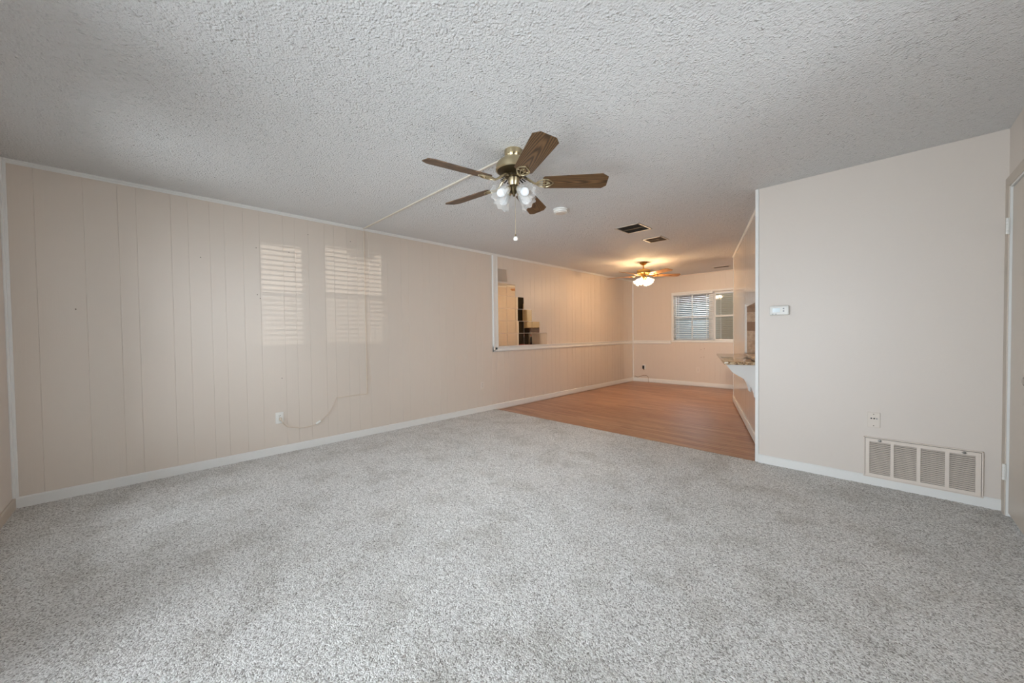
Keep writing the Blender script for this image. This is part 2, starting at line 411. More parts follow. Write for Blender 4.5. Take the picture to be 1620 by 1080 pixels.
# right wall with door and two windows
DY0, DY1, DZ = 3.64, 4.482, 2.055
WA = (1.455, 1.915, 1.06, 2.20); WB = (2.05, 2.79, 1.06, 2.26)
bm = BM(); wall(bm, (XR, -0.12), (0, 1), (-1, 0), YV + 0.21, 0.13, ZB, ZT,
                [(DY0 + .12, DY1 + .12, ZB + 0.001, DZ), (WA[0] + .12, WA[1] + .12, WA[2], WA[3]), (WB[0] + .12, WB[1] + .12, WB[2], WB[3])]); struct('wall_right', bm, M['wall'])
FW = (2.15, 4.1, 0.12, 2.1); FV = (0.45, 1.52, 0.3, 2.1)
bm = BM(); wall(bm, (-0.12, 0), (1, 0), (0, 1), XR + 0.24, 0.13, ZB, ZT, [(FW[0] + .12, FW[1] + .12, FW[2], FW[3]), (FV[0] + .12, FV[1] + .12, FV[2], FV[3])]); struct('wall_front', bm, M['wall'])
bm = BM(); wall(bm, (6.25, 4.5), (0, 1), (-1, 0), 5.0, 0.12, ZB, ZT); struct('wall_kitchen', bm, M['wall'])
bm = BM(); wall(bm, (4.98, 4.667), (1, 0), (0, 1), 1.4, 0.095, ZB, ZT); struct('wall_kitchen_end', bm, M['wall'])
bm = BM(); box(bm, (-0.15, -0.15, H), (6.4, 9.6, H + 0.12)); struct('ceiling', bm, M['ceiling'])
# carpet: a fine grid with a rough pile
nx, ny = 560, 530
xs = np.linspace(-0.02, XR + 0.06, nx); ys = np.linspace(-0.05, YV + 0.012, ny)
rng = np.random.default_rng(3)
X, Y = np.meshgrid(xs, ys); Z = rng.normal(0, 0.0013, X.shape) + 0.0012 * np.sin(X * 3.1) * np.cos(Y * 2.7)
Z[-1, :] = -0.02; Z[-2, :] = -0.004
Xj = X + rng.uniform(-0.003, 0.003, X.shape); Yj = Y + rng.uniform(-0.003, 0.003, Y.shape); Yj[-1, :] = ys[-1]; Yj[-2, :] = ys[-1] - 0.002
co = np.stack([Xj, Yj, Z], -1).reshape(-1, 3).astype(np.float32)
ii = (np.arange(ny - 1)[:, None] * nx + np.arange(nx - 1)[None, :]).ravel()
fc = np.stack([ii, ii + 1, ii + nx + 1, ii + nx], -1).astype(np.int32)
me = bpy.data.meshes.new('floor'); me.vertices.add(len(co)); me.vertices.foreach_set('co', co.ravel())
me.loops.add(fc.size); me.loops.foreach_set('vertex_index', fc.ravel())
me.polygons.add(len(fc)); me.polygons.foreach_set('loop_start', np.arange(0, fc.size, 4, dtype=np.int32))
me.update(calc_edges=True); me.materials.append(M['carpet']); me.polygons.foreach_set('use_smooth', np.ones(len(fc), bool))
o = bpy.data.objects.new('floor', me); COL.objects.link(o); o['kind'] = 'structure'
bm = BM(); box(bm, (-0.1, YV - 0.05, -0.1), (6.4, 9.5, -0.022)); struct('floor_dining', bm, M['laminate'])
bm = BM(); box(bm, (-0.12, -0.12, -0.1), (5.0, YV - 0.05, -0.03)); struct('floor_base', bm, M['dark'])

# baseboards
def board(bm, P, t, n, length, z0, z1, d, cap=0.004):
    P = Vector((*P, 0)); t = Vector((*t, 0)).normalized(); n = Vector((*n, 0)).normalized()
    f = lambda u, v, s: P + t * s + n * u + Vector((0, 0, v))
    prism(bm, [(-0.002, z0), (d, z0), (d, z1 - cap * 2), (d - cap, z1 - cap * .5), (d - cap * 1.6, z1), (-0.002, z1)], 0, length, f)
bm = BM(); board(bm, (0, 0), (0, 1), (1, 0), YB, -0.004, 0.076, 0.013); struct('baseboard_left', bm, M['trim'])
bm = BM(); board(bm, (0.012, YB), tb, nb, 3.3, -0.004, 0.076, 0.013); struct('baseboard_back', bm, M['trim'])
bm = BM(); board(bm, (3.53, YV), (1, 0), (0, -1), XR - 0.012 - 3.53, -0.013, 0.072, 0.013); struct('baseboard_end', bm, M['trim'])
bm = BM(); board(bm, SP, st, sn, SL + 0.012, -0.004, 0.085, 0.013); struct('baseboard_slanted', bm, M['trim'])
bm = BM(); board(bm, (0.013, 0), (1, 0), (0, 1), XR - 0.02, -0.013, 0.076, 0.013); struct('baseboard_front', bm, M['jamb'])
bm = BM(); board(bm, (XR, 0.013), (0, 1), (-1, 0), DY0 - 0.08, -0.013, 0.076, 0.013); struct('baseboard_right', bm, M['jamb'])
# trims
bm = BM(); box(bm, (0, 0, 0.076), (0.012, 0.026, H), 0.004); box(bm, (0, -0.001, 0.076), (0.03, 0.012, H), 0.004); struct('trim_1', bm, M['trim'])      # front left corner bead
bm = BM()
prism(bm, [(0, H), (0.02, H), (0.02, H - 0.006), (0.013, H - 0.012), (0.013, H - 0.02), (0.006, H - 0.028), (0, H - 0.028)], 0.0, YB, lambda u, v, s: (u, s, v)); struct('trim_2', bm, M['trim'])
bm = BM()      # white post and rail framing the mirrors on the left wall
prism(bm, [(0, 4.545), (0.018, 4.545), (0.024, 4.553), (0.024, 4.575), (0.016, 4.585), (0.016, 4.63), (0.02, 4.64), (0.02, 4.652), (0, 4.652)], 0.905, H - 0.026, lambda u, v, s: (u, v, s)); struct('trim_3', bm, M['trim'])
bm = BM()
prism(bm, [(0, .905), (0.016, .905), (0.024, .914), (0.024, .93), (0.016, .938), (0.016, .965), (0.026, .972), (0.026, .984), (0, .986)], 4.545, YB - 0.001, lambda u, v, s: (u, s, v)); struct('trim_4', bm, M['trim'])
bm = BM()
Pb = Vector((0, YB, 0)); tb3 = Vector((*tb, 0)); nb3 = Vector((*nb, 0))
prism(bm, [(0, .905), (0.016, .905), (0.022, .914), (0.022, .93), (0.016, .938), (0.016, .965), (0.022, .972), (0.022, .984), (0, .986)], 0.012, WX0 - 0.03, lambda u, v, s: Pb + tb3 * s + nb3 * u + Vector((0, 0, v))); struct('trim_5', bm, M['trim'])
bm = BM(); box(bm, (0, YB - 0.024, 0.076), (0.024, YB + 0.002, H), 0.006); struct('trim_6', bm, M['trim'])                       # back left corner bead
bm = BM(); box(bm, (3.508, YV - 0.009, 0.0), (3.530, YV + 0.002, H), 0.003); box(bm, (3.503, YV - 0.009, -0.013), (3.514, YV + 0.098, H), 0.003); struct('trim_7', bm, M['trim'])   # partition corner
bm = BM()
f = lambda u, v, s: SM @ Vector((s, u, v))
prism(bm, [(0, H), (0.018, H), (0.018, H - 0.012), (0.008, H - 0.03), (0, H - 0.03)], 0.0, SL, f); struct('trim_8', bm, M['trim'])
bm = BM(); box(bm, (SL - 0.028, -0.003, -0.013), (SL + 0.006, 0.007, H), 0.003, SM); box(bm, (SL - 0.001, -ST - 0.004, -0.013), (SL + 0.008, 0.006, H), 0.003, SM); struct('trim_9', bm, M['trim'])
bm = BM(); prism(bm, [(0, H), (0.012, H), (0.012, H - 0.012), (0, H - 0.02)], 0, 3.6, lambda u, v, s: Pb + tb3 * s + nb3 * u + Vector((0, 0, v))); struct('trim_10', bm, M['panel'])

# ------------------------------------------------------------------ door in the right wall
dr = struct_empty('door_1', (XR, 0, 0))
L = lambda x: x - XR
bm = BM()
box(bm, (L(4.858), DY1 + 0.003, -0.01), (L(4.874), YV + 0.001, DZ + 0.005), 0.003)
box(bm, (L(4.858), DY0 - 0.062, -0.01), (L(4.874), DY0 - 0.003, DZ + 0.005), 0.003)
box(bm, (L(4.858), DY0 - 0.062, DZ + 0.005), (L(4.874), YV + 0.001, DZ + 0.069), 0.003)
obj('casing', bm, M['jamb'], dr)
bm = BM(); box(bm, (L(4.863), DY1 - 0.006, -0.01), (L(5.0), DY1 + 0.008, DZ)); box(bm, (L(4.864), DY0 - 0.008, -0.01), (L(5.0), DY0 + 0.006, DZ)); box(bm, (L(4.864), DY0, DZ - 0.006), (L(5.0), DY1, DZ + 0.01)); obj('jamb', bm, M['trim'], dr)
bm = BM(); box(bm, (L(4.8725), DY0 + 0.009, 0.022), (L(4.908), DY1 - 0.010, DZ - 0.009), 0.002); obj('slab', bm, M['door'], dr)
for zc in (0.276, 1.813):
    bm = BM(); box(bm, (L(4.858), DY1 - 0.016, zc - 0.05), (L(4.8605), DY1 + 0.014, zc + 0.05), 0.001)
    hg = obj('hinge', bm, M['white'], dr)
    for q in range(5):
        bm = BM(); lathe(bm, [(0.0, -0.0093), (0.0062, -0.0093), (0.0065, -0.008), (0.0065, 0.008), (0.0062, 0.0093), (0.0, 0.0093)], 14, Matrix.Translation((L(4.853), DY1 - 0.004, zc - 0.04 + 0.02 * q)))
        obj('knuckle', bm, M['white'], hg, True)
bm = BM()
KM = Matrix.Translation((L(4.8725), 3.745, 0.915)) @ Matrix.Rotation(-PI / 2, 4, 'Y')
lathe(bm, [(0, 0), (0.032, 0), (0.032, 0.004), (0.026, 0.009), (0.012, 0.012), (0.011, 0.034), (0.018, 0.042), (0.0265, 0.054), (0.027, 0.064), (0.02, 0.073), (0.0, 0.075)], 28, KM); obj('knob', bm, M['chrome'], dr, True)

# ------------------------------------------------------------------ windows and blinds
def sash_window(name, P, t, n, width, z0, z1, depth, halves=1, casing=0.05, mat='trim', screen_low=True, glass_out=0.07, mull=None):
    """two-over-two sashes; local x along the wall, y out of the room, z up"""
    root = struct_empty(name)
    root.matrix_world = Matrix(((t[0], -n[0], 0, P[0]), (t[1], -n[1], 0, P[1]), (0, 0, 1, 0), (0, 0, 0, 1)))
    bm = BM(); zm = (z0 + z1) / 2
    for x0, x1, a, b in ((0, 0.02, z0, z1), (width - 0.02, width, z0, z1), (0, width, z0, z0 + 0.02), (0, width, z1 - 0.02, z1)):
        box(bm, (x0, 0.0, a), (x1, depth, b), 0.003)
    if casing:
        c = casing
        for x0, x1, a, b in ((-c, 0.006, z0 - c, z1 + c), (width - 0.006, width + c, z0 - c, z1 + c), (-c, width + c, z1 - 0.006, z1 + c), (-c, width + c, z0 - c, z0 + 0.006)):
            box(bm, (x0, -0.014, a), (x1, 0.002, b), 0.004)
    obj('frame', bm, M[mat], root)
    edges = [i * width / halves for i in range(halves + 1)]
    if mull: edges[1] = mull
    if halves == 2:
        bm = BM(); box(bm, (edges[1] - 0.035, 0.056 if mull else 0.002, z0 + 0.01), (edges[1] + 0.035, depth, z1 - 0.01), 0.003); obj('mullion', bm, M[mat], root)
    for i in range(halves):
        a = edges[i] + (0.018 if i == 0 else 0.033); b = edges[i + 1] - (0.018 if i == halves - 1 else 0.033)
        for (za, zb, yy) in ((z0 + 0.018, zm + 0.018, glass_out), (zm - 0.018, z1 - 0.018, glass_out + 0.022)):
            bm = BM()
            for x0, x1, p, q in ((a, a + 0.035, za, zb), (b - 0.035, b, za, zb), (a, b, za, za + 0.036), (a, b, zb - 0.036, zb)):
                box(bm, (x0, yy, p), (x1, yy + 0.022, q), 0.002)
            if mull and i == 0: box(bm, ((a + b) / 2 - 0.011, yy + 0.002, za + 0.02), ((a + b) / 2 + 0.011, yy + 0.02, zb - 0.02), 0.002)
            s = obj('sash', bm, M[mat], root)
            bm = BM(); box(bm, (a + 0.03, yy + 0.009, za + 0.03), (b - 0.03, yy + 0.012, zb - 0.03)); obj('pane', bm, M['glass'], s)
        if screen_low:
            bm = BM(); box(bm, (a, depth - 0.012, z0 + 0.02), (b, depth - 0.011, zm)); obj('insect_screen', bm, M['screen'], root)
    return root
def blind(name, label, P, t, n, width, z0, z1, tilt, pitch, depth_off, sw=0.048, group=None, mat='blind'):
    root = thing(name, label, 'blind', group=group)
    root.matrix_world = Matrix(((t[0], -n[0], 0, P[0]), (t[1], -n[1], 0, P[1]), (0, 0, 1, 0), (0, 0, 0, 1)))
    bm = BM(); box(bm, (0, depth_off - 0.02, z1 - 0.045), (width, depth_off + 0.025, z1), 0.003); obj('headrail', bm, M['blind'], root)
    bm = BM(); z = z1 - 0.06
    while z > z0 + 0.02:
        box(bm, (0.002, -sw / 2, -0.0015), (width - 0.002, sw / 2, 0.0015), 0, Matrix.Translation((0, depth_off, z)) @ Matrix.Rotation(tilt, 4, 'X')); z -= pitch
    obj('slats', bm, M[mat], root)
    bm = BM(); box(bm, (0.002, depth_off - 0.022, z0), (width - 0.002, depth_off + 0.022, z0 + 0.018), 0.003); obj('bottom_rail', bm, M['blind'], root)
    for x in ((0.12, width / 2, width - 0.12) if width > 0.6 else (0.1, width - 0.1)):
        bm = BM()
        for y in (depth_off - sw / 2 - 0.001, depth_off + sw / 2 + 0.001): box(bm, (x - 0.004, y - 0.0006, z0 + 0.01), (x + 0.004, y + 0.0006, z1 - 0.03))
        obj('ladder_tape', bm, M['blind'], root)
    return root
BP = Vector((0, YB)) + tb * WX0
WW = WX1 - WX0
MU = 0.80
sash_window('window_1', BP, tb, nb, WW, WZ0, WZ1, 0.14, 2, 0.022, 'trim', False, 0.075, MU)
blind('window_blind', 'white slatted blind, slats open, over the left half of the dining window', BP + tb * 0.004, tb, nb, MU + 0.028, WZ0 + 0.004, WZ1 - 0.004, math.radians(15), 0.041, 0.026)
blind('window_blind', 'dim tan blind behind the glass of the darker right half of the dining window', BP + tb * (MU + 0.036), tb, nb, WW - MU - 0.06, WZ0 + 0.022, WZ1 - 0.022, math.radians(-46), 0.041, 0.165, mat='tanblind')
for nm, wq in (('window_2', WA), ('window_3', WB)):
    Pw = Vector((XR, wq[1])); tw = Vector((0, -1)); nw = Vector((-1, 0))
    sash_window(nm, Pw, tw, nw, wq[1] - wq[0], wq[2], wq[3], 0.13, 1, 0.05, 'trim', True, 0.08)
    blind('window_blind', 'white slatted blind over the %s side window' % ('narrow' if wq is WA else 'wide'), Pw + tw * 0.022, tw, nw, wq[1] - wq[0] - 0.044, wq[2] + 0.022, wq[3] - 0.022, math.radians(17), 0.05, 0.04)
sash_window('window_5', Vector((FV[0], 0)), Vector((1, 0)), Vector((0, 1)), FV[1] - FV[0], FV[2], FV[3], 0.13, 1, 0.06, 'trim', False, 0.06)
sash_window('window_4', Vector((FW[0], 0)), Vector((1, 0)), Vector((0, 1)), FW[1] - FW[0], FW[2], FW[3], 0.13, 2, 0.06, 'trim', False, 0.06)

# ------------------------------------------------------------------ ceiling fans
def blade_mesh(r0, r1, w0, w1, clip, th=0.006):
    """flat board along +x with clipped tip corners"""
    bm = BM()
    poly = [(r0, -w0 / 2 + 0.012), (r0 + 0.012, -w0 / 2), (r1 - clip, -w1 / 2), (r1, -w1 / 2 + clip * 0.8), (r1, w1 / 2 - clip * 0.62), (r1 - clip * 0.75, w1 / 2), (r0 + 0.012, w0 / 2), (r0, w0 / 2 - 0.012)]
    prism(bm, poly, -th / 2, th / 2, lambda u, v, s: Vector((u, v, s)))
    es = [e for e in bm.edges if abs(e.verts[0].co.z - e.verts[1].co.z) < 1e-6]
    bmesh.ops.bevel(bm, geom=es, offset=0.0015, segments=2, affect='EDGES')
    return bm
def ceiling_fan(name, label, loc, style):
    S = style; root = thing(name, label, 'ceiling fan', loc)
    bm = BM(); lathe(bm, S['canopy'], 40); obj('canopy', bm, M[S['metal']], root, True)
    if S.get('rod'):
        bm = BM(); lathe(bm, [(0.012, S['rod'][0]), (0.012, S['rod'][1])], 16); lathe(bm, [(0.012, S['rod'][1] + 0.03), (0.02, S['rod'][1] + 0.025), (0.026, S['rod'][1])], 20); obj('downrod', bm, M[S['rodmetal']], root, True)
    bm = BM(); lathe(bm, S['motor'], 48); mo = obj('motor_housing', bm, M[S['metal']], root, True, 30)
    if S.get('under'):
        bm = BM(); lathe(bm, S['under'], 48); obj('motor_underside', bm, M[S['dark']], root, True, 30)
    if S.get('slots'):
        bm = BM()
        for i in range(20):
            a = 2 * PI * i / 20
            box(bm, (0.07, -0.006, -0.0012), (0.102, 0.006, 0.0012), 0.001, Matrix.Rotation(a, 4, 'Z') @ Matrix.Translation((0, 0, S['slots'] + 0.0)) @ Matrix.Rotation(math.radians(24), 4, 'Y'))
        obj('vent_slots', bm, M['dark'], mo)
    bm = BM(); lathe(bm, S['flywheel'], 40); obj('flywheel', bm, M[S['dark']], root, True, 30)
    bm = BM(); lathe(bm, S['switch'], 32); obj('switch_housing', bm, M[S['metal']], root, True, 30)
    zb = S['zb']; zf = S['zf']
    bl = None; ir = None
    for i in range(5):
        a = math.radians(S['a0'] + 72 * i)
        mat = Matrix.Rotation(a, 4, 'Z') @ Matrix.Translation((0, 0, zb)) @ Matrix.Rotation(math.radians(S['pitch']), 4, 'X')
        if bl is None:
            bm = blade_mesh(S['r0'], S['r1'], S['w0'], S['w1'], S['clip'])
            bl = obj('blade', bm, M[S['wood']], root); b = bl
            bm = BM(); ri = 0.048; r0 = S['r0']
            tube(bm, smooth_path([(ri, 0, zf - zb), (ri + 0.03, 0, zf - zb - 0.002), (ri + 0.07, 0, (zf - zb) * 0.25), (r0 - 0.055, 0, -0.006), (r0 - 0.045, 0, -0.008)], 5), [0.0085] * 11 + [0.007] * 10, 8)
            for sg in (-1, 1):
                tube(bm, smooth_path([(r0 - 0.05, 0, -0.008), (r0 - 0.025, sg * 0.026, -0.008), (r0 + 0.012, sg * 0.04, -0.007), (r0 + 0.045, sg * 0.030, -0.006), (r0 + 0.072, 0, -0.006)], 5), 0.0048, 7)
                tube(bm, smooth_path([(r0 - 0.045, 0, -0.008), (r0 - 0.01, sg * 0.010, -0.008), (r0 + 0.022, sg * 0.014, -0.007), (r0 + 0.05, 0, -0.006)], 5), 0.0036, 6)
            box(bm, (r0 + 0.004, -0.045, -0.007), (r0 + 0.012, 0.045, -0.003), 0.002)
            for yy in (-0.032, 0, 0.032): lathe(bm, [(0.0, -0.0105), (0.004, -0.0095), (0.0055, -0.007), (0.0055, -0.003)], 10, Matrix.Translation((r0 + 0.03 if yy == 0 else r0 + 0.012, yy, 0)))
            ir = obj('blade_iron', bm, M[S['iron']], root, True); q = ir
        else:
            b = bl.copy(); COL.objects.link(b); b.parent = root
            q = ir.copy(); COL.objects.link(q); q.parent = root
        b.matrix_local = mat; q.matrix_local = mat
    # light kit
    zk = S['zk']
    bm = BM(); lathe(bm, [(0.0, zk + 0.03), (0.03, zk + 0.03), (0.034, zk + 0.02), (0.028, zk - 0.005), (0.018, zk - 0.022), (0.010, zk - 0.03), (0.008, zk - 0.042), (0.0, zk - 0.046)], 28); fit = obj('light_fitter', bm, M[S['dark']], root, True)
    shp = [(0.017, 0.0), (0.024, 0.006), (0.034, 0.026), (0.040, 0.05), (0.044, 0.072), (0.052, 0.092), (0.063, 0.108)]
    for i in range(S['nl']):
        a = math.radians(S['la0'] + 360 / S['nl'] * i); tl = math.radians(S['ltilt'])
        d = Vector((math.cos(a) * math.sin(tl), math.sin(a) * math.sin(tl), -math.cos(tl)))
        q0, q1 = S['lr']; p0 = Vector((math.cos(a) * q0, math.sin(a) * q0, zk + 0.006)); p1 = p0 + Vector((math.cos(a), math.sin(a), 0.15)) * q1
        bm = BM(); tube(bm, smooth_path([p0, p1, p1 + d * 0.018], 5), 0.007, 8)
        Q = Matrix.Translation(p1 + d * 0.012) @ d.to_track_quat('Z', 'Y').to_matrix().to_4x4()
        lathe(bm, [(0.008, 0), (0.019, 0.002), (0.0205, 0.012), (0.018, 0.022), (0.0, 0.022)], 20, Q); obj('lamp_socket', bm, M[S['metal']], root, True)
        G = Matrix.Translation(p1 + d * 0.024) @ d.to_track_quat('Z', 'Y').to_matrix().to_4x4()
        bm = BM(); lathe(bm, shp + [(r - 0.003, z) for r, z in shp[::-1]], 48, G, None)
        # ruffled mouth
        Gi = G.inverted()
        for vtx in bm.verts:
            lc = Gi @ vtx.co; f = max(0, (lc.z - 0.05) / 0.058)
            if f > 0:
                an = math.atan2(lc.y, lc.x); s = 1 + 0.07 * f * f * math.cos(8 * an); lc.x *= s; lc.y *= s; lc.z += 0.005 * f * f * math.cos(8 * an); vtx.co = G @ lc
        sh = obj('lamp_shade', bm, M[S['glass']], root, True, 80)
        bm = BM(); lathe(bm, [(0.0, 0.012), (0.013, 0.014), (0.014, 0.03), (0.022, 0.048), (0.0285, 0.066), (0.0285, 0.08), (0.02, 0.096), (0.008, 0.103), (0.0, 0.104)], 24, G); obj('bulb', bm, M[S['bulb']], sh, True, 80)
    if S.get('chain'):
        zc0, zc1 = S['chain']; bm = BM(); zz = zc0
        lathe(bm, [(0.0013, zc0), (0.0013, zc1)], 6, Matrix.Translation(S['chx']))
        while zz > zc1:
            lathe(bm, [(0, zz + 0.002), (0.0021, zz), (0, zz - 0.002)], 6, Matrix.Translation(S['chx'])); zz -= 0.006
        ch = obj('pull_chain', bm, M[S['iron']], root, True)
        bm = BM(); lathe(bm, [(0.002, zc1 + 0.004), (0.0045, zc1 + 0.002), (0.005, zc1 - 0.008), (0.003, zc1 - 0.012)], 14, Matrix.Translation(S['chx'])); obj('chain_cap', bm, M[S['dark']], ch, True)
        zq = zc1 - 0.012
        bm = BM(); lathe(bm, [(0.0, zq), (0.009, zq - 0.002), (0.014, zq - 0.010), (0.0155, zq - 0.018), (0.012, zq - 0.028), (0.0, zq - 0.032)], 20, Matrix.Translation(S['chx'])); obj('pull_knob', bm, M['white'], ch, True)
    return root
fan1 = dict(metal='antique', dark='antiquedark', iron='antique', wood='walnut', glass='frost', bulb='bulb',
            canopy=[(0.0, 0.0), (0.060, 0.0), (0.062, -0.004), (0.060, -0.034), (0.054, -0.040), (0.052, -0.056), (0.0, -0.056)],
            motor=[(0.05, -0.054), (0.062, -0.056), (0.085, -0.066), (0.108, -0.084), (0.121, -0.106), (0.123, -0.112), (0.123, -0.136), (0.119, -0.140), (0.112, -0.143)], under=[(0.1125, -0.1425), (0.104, -0.146), (0.064, -0.166), (0.0, -0.168)], slots=-0.153,
            flywheel=[(0.0, -0.166), (0.058, -0.166), (0.060, -0.170), (0.060, -0.182), (0.050, -0.188), (0.0, -0.188)],
            switch=[(0.034, -0.186), (0.040, -0.19), (0.040, -0.206), (0.036, -0.226), (0.030, -0.240), (0.0, -0.242)],
            zb=-0.222, zf=-0.178, a0=-101, pitch=-14, r0=0.200, r1=0.640, w0=0.122, w1=0.154, clip=0.042,
            zk=-0.268, nl=4, la0=-5, ltilt=57, lr=(0.017, 0.013), chain=(-0.30, -0.575), chx=(0.008, 0.004, 0))
ceiling_fan('ceiling_fan', 'nearer ceiling fan with five dark walnut blades and unlit lamps, over the carpet', (2.508, 2.498, H), fan1)
fan2 = dict(metal='brass', dark='brass', iron='brass', wood='oak', glass='glow', bulb='litbulb', rodmetal='brass',
            canopy=[(0.0, 0.0), (0.066, 0.0), (0.068, -0.006), (0.058, -0.026), (0.036, -0.046), (0.018, -0.052), (0.0, -0.052)], rod=(-0.05, -0.135),
            motor=[(0.024, -0.128), (0.06, -0.130), (0.100, -0.134), (0.113, -0.142), (0.115, -0.150), (0.115, -0.196), (0.108, -0.204), (0.064, -0.214), (0.0, -0.214)], slots=None,
            flywheel=[(0.0, -0.212), (0.054, -0.212), (0.056, -0.218), (0.056, -0.228), (0.0, -0.232)],
            switch=[(0.034, -0.230), (0.04, -0.234), (0.042, -0.262), (0.034, -0.27), (0.0, -0.272)],
            zb=-0.232, zf=-0.222, a0=190, pitch=-12, r0=0.2, r1=0.66, w0=0.11, w1=0.135, clip=0.03,
            zk=-0.288, nl=4, la0=0, ltilt=48, lr=(0.026, 0.022))
ceiling_fan('ceiling_fan', 'farther brass ceiling fan with oak blades and lit lamps, over the wood floor', (1.272, 7.083, H), fan2)

# ------------------------------------------------------------------ ceiling fittings
sd = thing('smoke_detector', 'round white smoke detector on the ceiling behind the walnut fan', 'smoke detector', (1.992, 3.70, H))
bm = BM(); lathe(bm, [(0.0, 0), (0.075, 0), (0.077, -0.003), (0.076, -0.012), (0.0, -0.012)], 40); obj('mounting_plate', bm, M['white'], sd, True, 30)
bm = BM(); lathe(bm, [(0.0, -0.011), (0.066, -0.011), (0.070, -0.016), (0.068, -0.032), (0.060, -0.036), (0.0, -0.036)], 40); cs = obj('case', bm, M['white'], sd, True, 30)
bm = BM(); lathe(bm, [(0.052, -0.0355), (0.05, -0.042), (0.03, -0.044), (0.0, -0.0445)], 32); obj('cover', bm, M['almond'], sd, True, 30)
def air_vent(label, x0, x1, y0, y1, n, tilt, rz=0.0, mid=False):
    cx, cy = (x0 + x1) / 2, (y0 + y1) / 2; hx, hy = (x1 - x0) / 2, (y1 - y0) / 2
    r = thing('air_vent', label, 'air vent', (cx, cy, H), rz)
    bm = BM(); fr = 0.022
    for a, b, c, d in ((-hx, -hx + fr, -hy, hy), (hx - fr, hx, -hy, hy), (-hx, hx, -hy, -hy + fr), (-hx, hx, hy - fr, hy)):
        box(bm, (a, c, -0.007), (b, d, 0.0), 0.002)
    obj('frame', bm, M['ventframe'], r)
    bm = BM(); box(bm, (-hx + fr, -hy + fr, -0.0025), (hx - fr, hy - fr, -0.0005)); obj('duct_shade_plate', bm, M['dark'], r)  # flat dark plate stands in for the shaded recess above the louvres
    bm = BM(); L_ = 2 * hy - 2 * fr
    for i in range(n):
        y = -hy + fr + (i + 0.5) * L_ / n
        box(bm, (-hx + fr, -0.009, -0.0007), (hx - fr, 0.009, 0.0007), 0, Matrix.Translation((0, y, -0.006)) @ Matrix.Rotation(tilt, 4, 'X'))
    if mid: box(bm, (-hx + fr, -0.006, -0.009), (hx - fr, 0.006, -0.003))
    obj('louvres', bm, M['ventbrown'], r)
air_vent('large square dark-louvred vent in the ceiling, nearest the walnut fan', 2.018, 2.333, 4.72, 5.07, 11, math.radians(24), 0, True)
air_vent('middle of the three ceiling vents, small and dark, behind the large square one', 2.003, 2.268, 5.485, 5.745, 7, math.radians(-24), 0, True)
air_vent('narrow dark slot vent in the ceiling above the dining window', 1.95, 2.252, 8.60, 8.745, 3, math.radians(24), BS)

# ------------------------------------------------------------------ power cord, channel, outlets
cc = thing('cord_channel', 'thin cream cord channel climbing the panelled wall and crossing the ceiling to the walnut fan', 'cord channel', (0, 2.53, 0))
bm = BM(); box(bm, (0.0, -0.006, 0.487), (0.009, 0.006, H - 0.02), 0.002); box(bm, (0.0, -0.345, 0.488), (0.008, 0.006, 0.499), 0.002); obj('wall_channel', bm, M['cord'], cc)  # darker cord tone paints in the channel's shadow line on the wall
bm = BM(); box(bm, (0.0, -0.016, H - 0.011), (2.45, 0.004, H), 0.003); obj('ceiling_channel', bm, M['ventframe'], cc)
pc = thing('power_cable', 'cream power cable hanging in a loop from the left wall outlet', 'cable', (0, 1.63, 0))
W3 = lambda y, z, x=0.008: (x, y - 1.63, z)
pts = [(1.632, 0.352, 0.03), (1.645, 0.325, 0.034), (1.667, 0.29, 0.02), (1.701, 0.258, .01), (1.758, 0.24, .008), (1.828, 0.224, .008), (1.901, 0.226, .008), (1.964, 0.242, .008), (2.048, 0.296, .008), (2.110, 0.355, .008), (2.149, 0.42, .008), (2.180, 0.49, .008)]
bm = BM(); tube(bm, smooth_path([W3(y, z, x) for y, z, x in pts], 6), 0.0042, 8); obj('cord', bm, M['cord'], pc, True)
bm = BM(); box(bm, (0.008, -0.012, 0.338), (0.034, 0.013, 0.366), 0.005); obj('plug', bm, M['cord'], pc)
bm = BM(); box(bm, (-0.028, -0.011, -0.009), (0.028, 0.011, 0.009), 0.006, Matrix.Translation((0.010, 1.985 - 1.63, 0.253)) @ Matrix.Rotation(PI / 2, 4, 'Z') @ Matrix.Rotation(math.radians(-28), 4, 'Y')); obj('inline_switch', bm, M['white'], pc)
